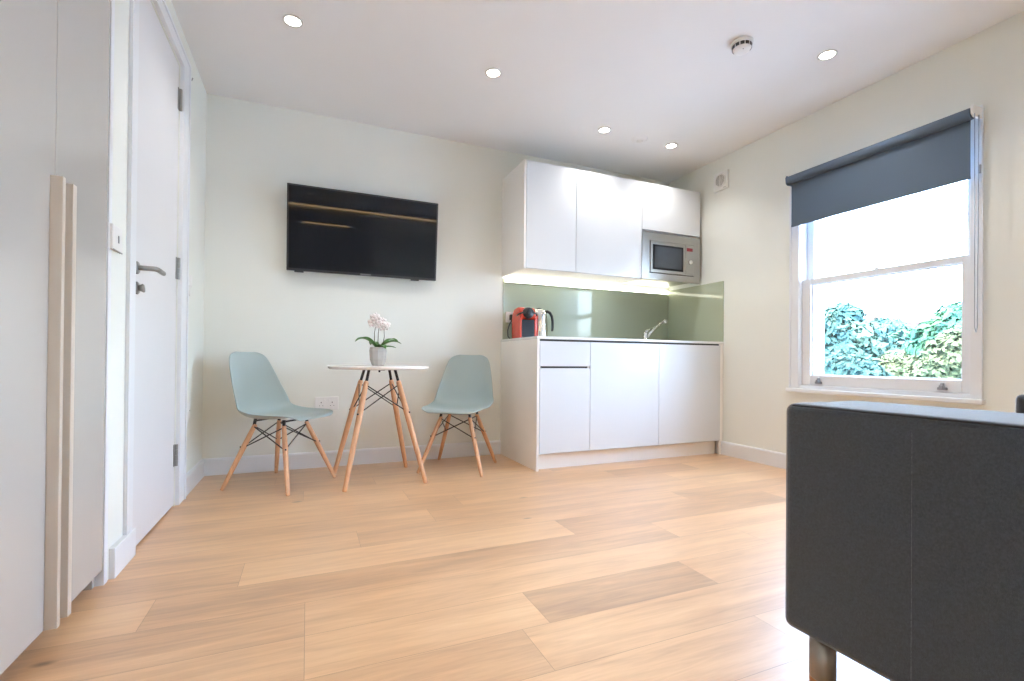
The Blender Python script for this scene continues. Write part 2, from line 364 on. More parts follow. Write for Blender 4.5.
# ---------------------------------------------------------------- kitchen
KY = 2.86   # plane of the base fronts
wt = MB().box(1.400, XR, KY, YB, .882, .900).build('worktop', 'top', bevel=.002, label='thin pale worktop running along the kitchen base units to the window wall', cat='worktop')
MB().box(1.402, 1.420, KY, YB, 0, .8815).build('end_panel', 'carc', bevel=.001, label='white floor-standing end panel at the left end of the base units', cat='end panel')
def base_unit(x0, x1, drawer, label):
    t = thing('base_cabinet', label, 'kitchen cabinet', ((x0+x1)/2, KY+.3, .1), group='kitchen base units')
    m = MB(); y0, y1, z0, z1 = KY+.022, YB-.05, .112, .855
    m.box(x0, x0+.016, y0, y1, z0, z1); m.box(x1-.016, x1, y0, y1, z0, z1); m.box(x0+.016, x1-.016, y0, y1, z0, z0+.016)
    m.box(x0+.016, x1-.016, y1-.008, y1, z0+.016, z1); m.box(x0+.016, x1-.016, y0+.02, y1-.008, z1-.016, z1)
    m.build('carcass', 'carc', t)
    g = .0016
    MB().box(x0, x1, KY+.018, KY+.03, .856, .8815).build('handle_rail', 'dark', t)
    if drawer:
        MB().box(x0+g, x1-g, KY, KY+.019, .699, .868).build('drawer', 'gloss', t, bevel=.0012)
        MB().box(x0+.016, x1-.016, KY+.012, KY+.03, .681, .699).build('handle_rail', 'dark', t)
        MB().box(x0+g, x1-g, KY, KY+.019, .113, .686).build('door', 'gloss', t, bevel=.0012)
    else:
        MB().box(x0+g, x1-g, KY, KY+.019, .113, .868).build('door', 'gloss', t, bevel=.0012)
    return t
base_unit(1.422, 1.815, True, 'white gloss base cabinet with a drawer over a door, leftmost of the run')
base_unit(1.8155, 2.415, False, 'wide white gloss base cabinet with one door, middle of the run under the worktop')
base_unit(2.4155, 3.028, False, 'wide white gloss base cabinet with one door, next to the window wall')
MB().box(3.030, XR-.001, KY+.010, KY+.028, .0, .8815).build('filler_strip', 'carc', label='narrow white filler strip between the last base cabinet and the window wall', cat='filler strip')
MB().box(1.4205, 3.0295, KY+.055, KY+.071, .0, .099).build('plinth', 'carc', label='recessed white plinth under the kitchen base cabinets', cat='plinth')
# splashback glass
MB().box(1.414, XR-.006, YB-.008, YB-.0005, .9005, 1.386).build('splashback', 'splash', label='sage green glass splashback on the back wall behind the coffee machine and kettle', cat='splashback')
MB().box(XR-.007, XR-.0005, KY+.005, YB-.009, .9005, 1.388).build('splashback', 'splash', label='short sage green glass splashback on the window wall, at the right end of the worktop', cat='splashback')
# led strips
t = thing('led_strip', 'long glowing white light strip on the back wall under the wall cabinets', 'light strip', (2.2, YB-.02, 1.36))
MB().box(1.425, 3.045, YB-.020, YB-.0075, 1.352, 1.357).build('channel', 'white', t)
MB().box(1.425, 3.045, YB-.026, YB-.0085, 1.357, 1.382).build('diffuser', 'led', t, bevel=.003)
# wall cabinets
WY = 3.09; WT = 2.166; WB = 1.392
MB().box(1.402, 1.418, WY, YB, WB, WT).build('end_panel', 'carc', bevel=.001, label='white gloss end panel on the left side of the wall cabinets', cat='end panel')
def wall_unit(x0, x1, z0, label):
    t = thing('wall_cabinet', label, 'kitchen cabinet', ((x0+x1)/2, WY+.2, z0), group='kitchen wall cabinets')
    y0, y1 = WY+.021, YB-.002; m = MB()
    m.box(x0, x0+.016, y0, y1, z0, WT-.001); m.box(x1-.016, x1, y0, y1, z0, WT-.001); m.box(x0+.016, x1-.016, y0, y1, z0, z0+.016)
    m.box(x0+.016, x1-.016, y0, y1, WT-.017, WT-.001); m.box(x0+.016, x1-.016, y1-.008, y1, z0+.016, WT-.017)
    m.build('carcass', 'carc', t)
    MB().box(x0+.0016, x1-.0016, WY, WY+.019, z0+.004, WT).build('door', 'gloss', t, bevel=.0012)
    return t
wall_unit(1.4195, 1.828, WB, 'narrow white gloss wall cabinet, leftmost of the upper row')
wall_unit(1.8285, 2.430, WB, 'wide white gloss wall cabinet left of the microwave')
wall_unit(2.4305, 3.033, 1.785, 'short white gloss wall cabinet directly above the microwave')
# microwave
mx0, mx1, mz0, mz1 = 2.432, 3.031, 1.396, 1.774
t = thing('microwave', 'built-in stainless steel microwave oven under the short wall cabinet', 'microwave', (2.73, WY+.2, mz0))
MB().box(mx0+.03, mx1-.03, WY+.022, YB-.03, mz0+.016, mz1-.004).build('body', 'steel', t)
ix0, ix1, iz0, iz1 = mx0+.075, mx1-.068, mz0+.052, mz1-.065
fr = MB(); fr.box(mx0, ix0, WY, WY+.02, mz0, mz1); fr.box(ix1, mx1, WY, WY+.02, mz0, mz1); fr.box(ix0, ix1, WY, WY+.02, mz0, iz0); fr.box(ix0, ix1, WY, WY+.02, iz1, mz1)
fr.build('trim_frame', 'steel', t)
MB().box(ix0, ix1, WY+.012, WY+.021, iz0, iz1).build('gap', 'dark', t)
sx = ix1 - .095
d = MB().box(ix0+.004, sx-.002, WY-.006, WY+.012, iz0+.004, iz1-.004).build('door', 'steel', t, bevel=.002)
MB().box(ix0+.026, sx-.022, WY-.0075, WY-.0055, iz0+.030, iz1-.030).build('window', 'mwframe', d, bevel=.0005)
MB().box(ix0+.044, sx-.042, WY-.0085, WY-.007, iz0+.046, iz1-.046).build('glass', 'mwglass', d)
p = MB().box(sx, ix1-.004, WY-.006, WY+.012, iz0+.004, iz1-.004).build('control_panel', 'steel', t, bevel=.002)
MB().box(sx+.016, ix1-.018, WY-.0075, WY-.0055, iz1-.055, iz1-.028).build('display', 'display', p)
MB().lathe([(0, 0), (.020, 0), (.019, .012), (.016, .015), (0, .015)], (sx+.052, WY-.006, iz0+.115), 24, (0, -1, 0)).build('dial_knob', 'kettle', p, smooth=True)
MB().box(sx+.014, ix1-.018, WY-.008, WY-.0055, iz0+.018, iz0+.045).build('open_button', 'steel', p, bevel=.001)

# socket on the splashback
def sock_holes(mb, cx, cz, y):
    mb.box(cx-.003, cx+.003, y-.0008, y, cz+.010, cz+.018)
    mb.box(cx-.013, cx-.008, y-.0008, y, cz-.010, cz-.006); mb.box(cx+.008, cx+.013, y-.0008, y, cz-.010, cz-.006)
t = thing('wall_socket', 'white square socket on the green splashback behind the red coffee machine', 'socket', (1.47, YB-.01, 1.04))
MB().box(1.436, 1.522, YB-.018, YB-.0085, 1.035, 1.121).build('plate', 'white', t, bevel=.002)
mb = MB(); sock_holes(mb, 1.479, 1.074, YB-.018); mb.build('pin_holes', 'socket', t)
MB().box(1.462, 1.500, YB-.045, YB-.018, 1.052, 1.098).build('plug', 'black', t, bevel=.006)
t = thing('wall_socket', 'white double socket low on the back wall between the left chair and the table', 'socket', (.13, YB, .38))
MB().box(.048, .198, YB-.010, YB, .390, .476).build('plate', 'white', t, bevel=.002)
for q in (.088, .158): mb = MB(); sock_holes(mb, q, .425, YB-.010); mb.build('pin_holes', 'socket', t)
for x in (.108, .138): MB().box(x-.005, x+.005, YB-.013, YB-.010, .448, .462).build('rocker', 'white', t, bevel=.001)

# coffee machine (local: +x right, -y front)
cm = thing('coffee_machine', 'small red capsule coffee machine with a black front on the left end of the worktop', 'coffee machine', (1.500, 3.29, .9), math.radians(-6))
def ell(w_, h_, zc, n=20, p=2.6):
    out = []
    for k in range(n):
        a = 2*PI*k/n; c, s_ = math.cos(a), math.sin(a)
        out.append((math.copysign(abs(c)**(2/p), c)*w_, zc + math.copysign(abs(s_)**(2/p), s_)*h_))
    return out
b = MB()
# body side silhouette (y, z), extruded across x
side = [(-.035, 0), (.115, 0), (.125, .06), (.125, .15), (.105, .205), (.06, .232), (-.02, .236), (-.07, .226), (-.098, .200), (-.104, .165), (-.085, .14), (-.045, .135), (-.035, .12)]
b.prism(side, 0, -.062, .062)
b.build('body', 'red', cm, local=True, bevel=.014, seg=4, smooth=True)
b = MB(); b.prism([(-.118, 0), (-.03, 0), (-.03, .012), (-.118, .012)], 0, -.044, .044)
b.build('drip_tray', 'navy', cm, local=True, bevel=.003)
MB().box(-.048, .048, -.096, -.034, .0125, .137).build('front_panel', 'navy', cm, local=True, bevel=.002)
for sx_ in (-1, 1): MB().box(sx_*.0555-.0065, sx_*.0555+.0065, -.098, -.030, 0, .15).build('side_pillar', 'red', cm, local=True, bevel=.005, seg=3)
b = MB(); b.lathe([(0, 0), (.040, 0), (.043, .008), (.043, .02), (.037, .030), (0, .032)], (0, -.082, .186), 32, (0, -1, .12))
b.build('brew_head', 'black', cm, local=True, smooth=True)
b = MB(); b.lathe([(0, 0), (.021, 0), (.021, .004), (.016, .006), (0, .006)], (0, -.113, .189), 24, (0, -1, .12))
b.build('capsule_cap', 'navy', cm, local=True, smooth=True)
b = MB(); b.tube([(-.074, -.05, .168), (-.072, -.085, .176), (-.045, -.108, .188), (.045, -.108, .188), (.072, -.085, .176), (.074, -.05, .168)], .006, 10)
b.build('lever', 'black', cm, local=True, smooth=True)
MB().box(-.03, .03, .118, .150, .01, .19).build('water_tank', 'navy', cm, local=True, bevel=.008, seg=3)
pw = MB().tube([(1.478, YB-.040, 1.06), (1.468, YB-.05, 1.045), (1.447, YB-.055, 1.01), (1.436, YB-.055, .97), (1.438, YB-.055, .925), (1.455, YB-.05, .9055), (1.50, YB-.045, .9055)], .0045, 8)
pw.build('power_cable', 'black', smooth=True, label='black looped mains cable hanging from the splashback socket to the worktop', cat='cable')

# kettle
kx, ky = 1.652, 3.345
kt = thing('kettle', 'polished steel jug kettle with a black curved handle, right of the coffee machine', 'kettle', (kx, ky, .9), math.radians(-12))
kt.scale = (1, 1, 1.08)
MB().lathe([(0, 0), (.080, 0), (.082, .006), (.078, .016), (0, .016)], (0, 0, 0), 40).build('base', 'black', kt, local=True, smooth=True)
MB().lathe([(.072, .017), (.073, .022), (.070, .06), (.066, .12), (.062, .165), (.056, .192), (.050, .200), (0, .201)], (0, 0, 0), 48).build('jug', 'kettle', kt, local=True, smooth=True)
lid = MB().lathe([(.046, .200), (.044, .208), (.030, .216), (.0, .218)], (0, 0, 0), 36).build('lid', 'kettle', kt, local=True, smooth=True)
MB().lathe([(.020, .215), (.019, .223), (.010, .227), (0, .228)], (0, 0, 0), 24, sx=1.3).build('lid_knob', 'black', lid, local=True, smooth=True)
MB().prism([(-.070, .165), (-.045, .195), (-.050, .205), (-.083, .200)], 1, -.014, .014).build('spout', 'kettle', kt, local=True, bevel=.004)
MB().tube([(.045, 0, .196), (.066, 0, .203), (.088, 0, .194), (.104, 0, .168), (.110, 0, .13), (.110, 0, .09), (.107, 0, .062)], [.010, .011, .011, .011, .0105, .010, .008], 14).build('handle', 'black', kt, local=True, smooth=True)

# mixer tap
tp = thing('mixer_tap', 'chrome single-lever mixer tap on the worktop near the splashback corner', 'tap', (2.655, 3.32, .9))
MB().lathe([(0, 0), (.026, 0), (.026, .006), (.021, .010), (.021, .075), (.018, .085), (0, .088)], (2.655, 3.32, .9), 28).build('body', 'chrome', tp, smooth=True)
MB().tube([(2.662, 3.315, .942), (2.70, 3.305, .99), (2.812, 3.275, 1.083)], [.013, .012, .0105], 16).build('spout', 'chrome', tp, smooth=True)
MB().tube([(2.812, 3.275, 1.085), (2.826, 3.271, 1.082), (2.828, 3.27, 1.066)], .0125, 16).build('aerator', 'chrome', tp, smooth=True)
MB().tube([(2.655, 3.32, .985), (2.668, 3.317, .999), (2.715, 3.308, 1.020)], [.014, .010, .006], 14).build('lever', 'chrome', tp, smooth=True)

# ---------------------------------------------------------------- television
tv = thing('television', 'black flat-screen television mounted on the back wall above the table', 'television', (.367, YB, 1.59))
TW, TH, TT = .990, .554, .030
ang = math.radians(5.2)
mtx = Matrix.Translation((.362, 3.412, 1.588)) @ Matrix.Rotation(ang, 4, 'X')
def tvp(mb, name, m, **k): mb.xform(mtx); return mb.build(name, m, tv, **k)
tvp(MB().box(-TW/2, TW/2, 0, TT, -TH/2, TH/2), 'casing', 'black', bevel=.003)
tvp(MB().box(-TW/2+.012, TW/2-.012, -.0015, .0, -TH/2+.016, TH/2-.012), 'screen', 'screen')
tvp(MB().box(-.34, .34, TT, TT+.022, -.22, .14), 'back_housing', 'black', bevel=.004)
tvp(MB().box(-.035, .035, -.003, -.001, -TH/2+.004, -TH/2+.011), 'badge', 'handle')
for x in (-.42, .34): tvp(MB().box(x-.028, x+.028, -.010, .012, -TH/2-.010, -TH/2+.001), 'foot_mount', 'black', bevel=.002)
MB().box(.25, .48, 3.462, YB, 1.50, 1.70).build('wall_bracket', 'blackmetal', tv)

# ---------------------------------------------------------------- chairs
def smoothstep(a, b, x):
    t_ = max(0, min(1, (x-a)/(b-a))); return t_*t_*(3-2*t_)
def shell_mesh():
    # centre profile (y, z) from front lip up the back, half width, side curl, corner rounding
    prof = [(.228, .392, .150, .000), (.222, .405, .190, .004), (.195, .411, .213, .011), (.14, .405, .224, .020), (.07, .395, .229, .030), (0, .387, .231, .041),
            (-.07, .384, .231, .052), (-.125, .390, .229, .063), (-.165, .410, .226, .073), (-.19, .445, .222, .076), (-.205, .49, .216, .074),
            (-.22, .545, .206, .062), (-.233, .605, .194, .050), (-.246, .665, .180, .038), (-.256, .715, .166, .028), (-.262, .748, .148, .020), (-.265, .766, .118, .014), (-.266, .774, .075, .008)]
    nu = 16; bm = bmesh.new(); rows = []
    for i, (y, z, hw, cu) in enumerate(prof):
        a = prof[max(i-1, 0)]; b_ = prof[min(i+1, len(prof)-1)]
        ty, tz = b_[0]-a[0], b_[1]-a[1]; L = math.hypot(ty, tz); ny, nz = tz/L, -ty/L    # tangent turned: points up on the seat / forward on the back
        row = []
        for k in range(nu+1):
            u = -1 + 2*k/nu; x = hw*math.sin(u*PI/2*.98)/math.sin(PI/2*.98) if False else hw*(1.18*u - .18*u**3)
            c = cu*abs(u)**2.4
            row.append(bm.verts.new((x*.95, y + ny*c, z + nz*c)))
        rows.append(row)
    for A, B in zip(rows, rows[1:]):
        for k in range(nu): bm.faces.new((A[k], A[k+1], B[k+1], B[k]))
    return bm
def make_chair(label, loc, rz, group):
    t = thing('dining_chair', label, 'chair', loc, rz, group)
    m = MB(); m.bm.free(); m.bm = shell_mesh()
    sh = m.build('seat_shell', 'shell', t, local=True, smooth=True)
    so = sh.modifiers.new('solid', 'SOLIDIFY'); so.thickness = .007; so.offset = 0
    ss = sh.modifiers.new('sub', 'SUBSURF'); ss.levels = 2; ss.render_levels = 2
    tops = {}; feet = {}
    for sx_ in (-1, 1):
        for sy_ in (-1, 1):
            tp_ = Vector((sx_*.097, sy_*.095 - .005, .358)); ft = Vector((sx_*.213, sy_*.213, 0)); tops[sx_, sy_] = tp_; feet[sx_, sy_] = ft
            pts = [tp_.lerp(ft, q) for q in (0, .02, .35, .8, .985, 1)]
            lg = MB().tube(pts, [.0105, .0125, .0150, .0125, .0105, .009], 14).build('leg', 'beech', t, local=True, smooth=True)
            MB().tube([tp_ + Vector((0, 0, .030)), tp_ + Vector((sx_*.003, sy_*.003, .004)), tp_.lerp(ft, .045)], [.009, .009, .0095], 10).build('bracket', 'blackmetal', lg, local=True)
            q = tp_.lerp(ft, .35)
            mb = MB(); mb.lathe([(0, -.004), (.005, -.004), (.005, .020), (0, .020)], q - Vector((0, 0, 0)), 8, (sx_, sy_, 0))
            mb.build('bolt', 'blackmetal', lg, local=True)
    # steel seat mount under the shell
    MB().box(-.105, .105, -.105, -.090, .374, .382).box(-.105, .105, .080, .095, .374, .382).build('seat_mount', 'blackmetal', t, local=True)
    cs = [(-1, -1), (1, -1), (1, 1), (-1, 1)]
    for i in range(4):
        a, b_ = cs[i], cs[(i+1) % 4]
        o_ = Vector((a[0]+b_[0], a[1]+b_[1], 0)).normalized()*.006
        for p, q, e in ((a, b_, 1), (b_, a, -.2)):
            A = tops[p].lerp(feet[p], .03) + o_*e; B = tops[q].lerp(feet[q], .36) + o_*e
            MB().tube([A, B], .0034, 8).build('wire_brace', 'blackmetal', t, local=True)
    return t
make_chair('pale aqua moulded chair with wooden legs, left of the round table, facing right', (-.134, 3.129, 0), math.radians(-90-36.5), 'aqua shell chairs at the round table')
make_chair('pale aqua moulded chair with splayed wooden legs, between the round table and the kitchen units', (.957, 3.154, 0), math.radians(180-33), 'aqua shell chairs at the round table')

# ---------------------------------------------------------------- table
TX, TY = .410, 3.05
tb = thing('round_table', 'small round white table with four splayed wooden legs and black wire bracing', 'table', (TX, TY, 0), math.radians(4))
MB().lathe([(0, .676), (.288, .676), (.297, .680), (.300, .687), (.299, .693), (.292, .696), (0, .696)], (0, 0, 0), 72).build('tabletop', 'tabletop', tb, local=True, smooth=False)
tops = {}; feet = {}
for sx_ in (-1, 1):
    for sy_ in (-1, 1):
        tp_ = Vector((sx_*.094, sy_*.094, .606)); ft = Vector((sx_*.232, sy_*.228, 0)); tops[sx_, sy_] = tp_; feet[sx_, sy_] = ft
        lg = MB().tube([tp_.lerp(ft, q) for q in (0, .02, .3, .8, .99, 1)], [.0120, .0150, .0175, .0150, .0125, .011], 16).build('leg', 'beech', tb, local=True, smooth=True)
        up = Vector((sx_*.078, sy_*.078, .673))
        MB().tube([up, tp_.lerp(ft, .03)], [.0085, .0085], 10).build('bracket', 'blackmetal', lg, local=True)
        MB().lathe([(0, -.016), (.0055, -.016), (.0055, .022), (0, .022)], tp_.lerp(ft, .31), 8, (sx_, sy_, 0)).build('bolt', 'blackmetal', lg, local=True)
MB().box(-.095, .095, -.012, .012, .669, .6735).box(-.012, .012, -.095, .095, .669, .6735).build('mounting_plate', 'blackmetal', tb, local=True)
MB().lathe([(0, .655), (.006, .657), (.006, .669), (0, .669)], (0, 0, 0), 12).build('centre_bolt', 'blackmetal', tb, local=True)
cs = [(-1, -1), (1, -1), (1, 1), (-1, 1)]
for i in range(4):
    a, b_ = cs[i], cs[(i+1) % 4]
    o_ = Vector((a[0]+b_[0], a[1]+b_[1], 0)).normalized()*.006
    for p, q, e in ((a, b_, 1), (b_, a, -.2)):
        MB().tube([tops[p].lerp(feet[p], .035) + o_*e, tops[q].lerp(feet[q], .30) + o_*e], .0034, 8).build('wire_brace', 'blackmetal', tb, local=True)

# ---------------------------------------------------------------- orchid
PX, PY, PZ = .402, 3.06, .696
oc = thing('potted_orchid', 'white-flowered orchid in a faceted taupe ceramic pot on the round table', 'plant', (PX, PY, PZ))
pot = MB().lathe([(0, 0), (.034, 0), (.038, .004), (.051, .038), (.055, .094), (.051, .112), (.048, .116), (.044, .112), (.044, .098), (0, .096)], (PX, PY, PZ), 10)
pot.build('pot', 'pot', oc, bevel=.001)
MB().lathe([(0, .097), (.043, .097), (.030, .106), (0, .108)], (PX, PY, PZ), 20).build('soil', 'soil', oc, smooth=True)
def orchid_leaf(dirx, diry, length, width, rise, droop):
    bm = bmesh.new(); n = 12; rows = []; d = Vector((dirx, diry, 0)).normalized(); sd = Vector((-d.y, d.x, 0))
    for i in range(n+1):
        s_ = i/n; wd = 1.35*width*(math.sin(PI*min(1, s_*.93+.07))**.7)*.5
        c = Vector((PX, PY, PZ+.106)) + d*(length*s_+.005) + Vector((0, 0, rise*math.sin(s_*PI*.62) - droop*s_**2.2))
        rows.append([bm.verts.new(c + sd*(wd*u) + Vector((0, 0, abs(u)*wd*.35))) for u in (-1, -.5, 0, .5, 1)])
    for A, B in zip(rows, rows[1:]):
        for k in range(4): bm.faces.new((A[k], A[k+1], B[k+1], B[k]))
    m_ = MB(); m_.bm.free(); m_.bm = bm
    o = m_.build('leaf', 'leaf', oc, smooth=True); so = o.modifiers.new('solid', 'SOLIDIFY'); so.thickness = .0022
for a in ((-.92, -.30, .145, .052, .075, .030), (.95, -.15, .135, .040, .055, .020), (.86, .5, .155, .030, .075, .022), (.35, -.9, .085, .036, .03, .028), (-.3, .95, .11, .040, .05, .02), (.9, -.5, .11, .028, .018, .010)):
    orchid_leaf(*a)
stems = [((-.020, .0), (-.024, -.006, .20), .235), ((.0, .01), (.0, .0, .20), .225), ((.026, -.004), (.036, -.004, .18), .190)]
heads = [(-.028, -.01, .262), (.002, .0, .250), (.034, -.004, .222)]
for (bx, by), mid_, top_ in stems:
    hx = mid_[0]
    MB().tube([(PX+bx*.6, PY+by, PZ+.095), (PX+(bx+hx)/2, PY+by, PZ+.15), (PX+hx, PY+mid_[1], PZ+mid_[2]), (PX+hx*.8+.004, PY+mid_[1]-.01, PZ+top_+.03)], [.0028, .0026, .0022, .0018], 8).build('flower_stem', 'stem', oc, smooth=True)
def blossom(c, facing, size):
    bm = bmesh.new(); f = Vector(facing).normalized(); u = f.cross(Vector((0, 0, 1))).normalized(); v = u.cross(f)
    for k, (a, ln, wd) in enumerate([(90, 1, .62), (210, .95, .58), (330, .95, .58), (20, 1.02, .95), (160, 1.02, .95)]):
        a = math.radians(a); d = u*math.cos(a) + v*math.sin(a); s_ = f.cross(d); rows = []
        off = f*(.0015*k)
        for i in range(6):
            q = i/5; w_ = size*wd*.5*math.sin(PI*(.12+.83*q))**.8
            cc = c + off + d*(size*ln*q) + f*(size*(.28*q - .35*q*q))
            rows.append([bm.verts.new(cc - s_*w_ - f*w_*.15), bm.verts.new(cc), bm.verts.new(cc + s_*w_ - f*w_*.15)])
        for A, B in zip(rows, rows[1:]):
            for k2 in range(2): bm.faces.new((A[k2], A[k2+1], B[k2+1], B[k2]))
    m_ = MB(); m_.bm.free(); m_.bm = bm; o = m_.build('blossom', 'petal', oc, smooth=True)
    so = o.modifiers.new('solid', 'SOLIDIFY'); so.thickness = .001
    MB().lathe([(0, 0), (.0035, .001), (.0042, .005), (.002, .008), (0, .009)], c + f*.002, 8, f).build('lip', 'lip', o, smooth=True)
rb = random.Random(12)
bl = [(-.046, .225), (-.030, .262), (-.022, .238), (-.052, .248), (-.012, .275), (-.036, .288), (-.008, .248), (.012, .262), (.004, .232), (.022, .240), (.036, .222), (.026, .262), (.050, .210), (.040, .244), (.030, .204), (.054, .232), (-.018, .296), (-.002, .215)]
for x, z in bl:
    blossom(Vector((PX+x*.86, PY-.018+rb.uniform(-.018, .018), PZ+.135+(z-.135)*.86+.035)), (rb.uniform(-.6, .35), -1, rb.uniform(-.35, .3)), .0225)

# ---------------------------------------------------------------- sofa
SX0, SY0, SY1, ST = 1.04, -.06, .7955, .644
sf = thing('sofa', 'charcoal fabric two-seat sofa with box arms on metal legs, in the right foreground', 'sofa', (1.7, .35, 0))
def arm(x0, x1, lab=None):
    a = MB().box(x0, x1, SY0, SY1, .118, ST).build('armrest', 'sofa', sf, bevel=.020, seg=5)
    e = x0 if x0 < 1.5 else x1; s_ = 1 if x0 < 1.5 else -1
    path = [(e+s_*.0035, SY0+.03, ST-.004), (e+s_*.0035, SY1-.024, ST-.004)]
    MB().tube(path, .0022, 8).build('piping', 'pipe', a, smooth=True)
    MB().box(e-.0006 if s_ > 0 else e-.0008, e+.0008 if s_ > 0 else e+.0006, .530, .532, .14, ST-.03).build('seam', 'sofa', a)
    return a
arm(SX0, SX0+.265)
arm(2.115, 2.38)
MB().box(SX0+.266, 2.114, SY0+.02, SY1-.01, .150, .300).build('seat_base', 'sofa', sf, bevel=.012, seg=3)
for x0, x1 in ((SX0+.270, 1.707), (1.710, 2.111)):
    MB().box(x0, x1, .155, SY1+.005, .301, .44).build('seat_cushion', 'sofa', sf, bevel=.035, seg=5)
MB().box(SX0+.266, 2.114, SY0+.005, .125, .301, .70).build('backrest', 'sofa', sf, bevel=.03, seg=5)
for x, y in ((1.098, .735), (2.32, .735), (1.098, .01), (2.32, .01)):
    l = MB().lathe([(0, .016), (.0255, .016), (.027, .019), (.027, .120), (0, .120)], (x, y, 0), 32).build('leg', 'bronze', sf, smooth=False)
    for p_ in l.data.polygons: p_.use_smooth = abs(p_.normal.z) < .5
    MB().lathe([(0, 0), (.026, 0), (.0265, .004), (.0265, .016), (0, .016)], (x, y, 0), 28).build('foot_cap', 'foot', l)

# ---------------------------------------------------------------- window
wn = thing('window_1', None, None, (XR, 1.75, WZ0), kind='structure')
# box frame (flat inner lining)
fx0, fx1 = XR-.012, XR+.16
m = MB()
m.box(fx0, fx1, 1.263, 1.309, .567, 2.02); m.box(fx0, fx1, 2.212, 2.280, .567, 2.02); m.box(fx0, fx1, 1.309, 2.212, 1.965, 2.02); m.box(fx0+.005, fx1, 1.309, 2.212, .567, .588)
m.build('window_frame', 'trim', wn, bevel=.002)
m = MB(); m.box(fx0-.006, fx0, 1.259, 1.268, .567, 2.02); m.box(fx0-.006, fx0, 2.275, 2.286, .567, 2.02); m.box(fx0-.006, fx0, 2.216, 2.222, .590, 2.0)
m.build('frame_bead', 'trim', wn)
MB().box(XR-.034, XR, 1.250, 2.300, .540, .566).build('window_sill', 'trim', wn, bevel=.006, seg=3)
# lower sash
sx0, sx1 = XR+.010, XR+.055
m = MB(); m.box(sx0, sx1, 1.309, 1.350, .589, 1.296); m.box(sx0, sx1, 2.152, 2.212, .589, 1.296); m.box(sx0, sx1, 1.350, 2.152, .589, .656); m.box(sx0, sx1, 1.350, 2.152, 1.258, 1.296)
ls = m.build('lower_sash', 'trim', wn, bevel=.003)
m = MB(); m.box(sx0+.016, sx0+.03, 1.3505, 1.358, .6565, 1.2575); m.box(sx0+.016, sx0+.03, 2.144, 2.1515, .6565, 1.2575)
m.box(sx0+.016, sx0+.03, 1.358, 2.144, .6565, .663); m.box(sx0+.016, sx0+.03, 1.358, 2.144, 1.251, 1.2575); m.build('glazing_bead', 'trim', ls)
MB().box(sx0+.020, sx0+.024, 1.351, 2.151, .657, 1.257).build('pane', 'glass', ls)
for y in (2.092, 1.428):
    m = MB(); m.prism([(y-.021, .602), (y+.021, .602), (y+.021, .614), (y+.012, .618), (y+.006, .640), (y-.006, .640), (y-.012, .618), (y-.021, .614)], 0, sx0-.012, sx0)
    m.box(sx0-.022, sx0-.010, y-.009, y+.009, .612, .626); m.build('sash_lift', 'grey', ls, bevel=.0015)
# upper sash, further out
ux0, ux1 = XR+.060, XR+.105
m = MB(); m.box(ux0, ux1, 1.309, 1.352, 1.262, 1.964); m.box(ux0, ux1, 2.165, 2.212, 1.262, 1.964); m.box(ux0, ux1, 1.352, 2.165, 1.262, 1.300); m.box(ux0, ux1, 1.352, 2.165, 1.915, 1.964)
us = m.build('upper_sash', 'trim', wn, bevel=.003)
MB().box(ux0+.020, ux0+.024, 1.353, 2.164, 1.301, 1.914).build('pane', 'glass', us)
m = MB(); m.lathe([(0, 0), (.012, 0), (.012, .008), (0, .010)], (sx0+.02, 1.76, 1.296), 16); m.box(sx0+.01, sx0+.03, 1.745, 1.79, 1.302, 1.308); m.build('sash_lock', 'white', ls)
# white rendered outer reveal
m = MB(); m.box(XR+.161, XR+.19, 2.225, 2.254, .577, 2.018); m.box(XR+.161, XR+.34, 1.2855, 1.315, .577, 2.018); m.box(XR+.161, XR+.40, 1.315, 2.2245, .545, .5765)
m.build('outer_reveal', 'render', wn, bevel=.004)

# unseen window added to the same wall to let in cool fill daylight
w2 = copy_tree(wn); w2.name = 'added_fill_window'; w2.location.y -= W2

# roller blind
bx = XR-.072
bl_ = thing('roller_blind', 'slate grey roller blind half lowered over the window', 'blind', (XR, 1.75, 2.0))
MB().tube([(bx, 1.277, 1.972), (bx, 2.252, 1.972)], .029, 28).build('roller', 'blind', bl_, smooth=False)
m = MB(); m.box(bx+.012, bx+.0132, 1.288, 2.240, 1.668, 1.966); m.box(bx+.0095, bx+.0155, 1.288, 2.240, 1.655, 1.668); m.build('fabric', 'blind', bl_)
m = MB(); m.prism([(bx-.028, 1.990), (bx-.024, 1.962), (bx-.008, 1.950), (bx+.060, 1.950), (bx+.060, 2.006), (bx-.018, 2.008)], 1, 1.262, 1.273); m.build('bracket', 'white', bl_, bevel=.003, seg=3)
m = MB(); m.prism([(bx-.026, 1.985), (bx-.022, 1.95), (bx-.006, 1.940), (bx+.060, 1.940), (bx+.060, 2.000), (bx-.018, 2.004)], 1, 2.254, 2.260); m.build('bracket', 'blind', bl_, bevel=.002)
MB().tube([(bx-.020, 1.2585, 1.96), (bx-.020, 1.2585, 1.93), (bx-.014, 1.2585, .92), (bx-.002, 1.2585, .895), (bx+.010, 1.2585, .92), (bx+.018, 1.2585, 1.93), (bx+.018, 1.2585, 1.96)], .0021, 6).build('bead_chain', 'grey', bl_, smooth=True)
MB().box(bx+.014, bx+.024, 1.250, 1.2575, 1.672, 1.715).build('chain_tidy', 'grey', bl_, bevel=.002)

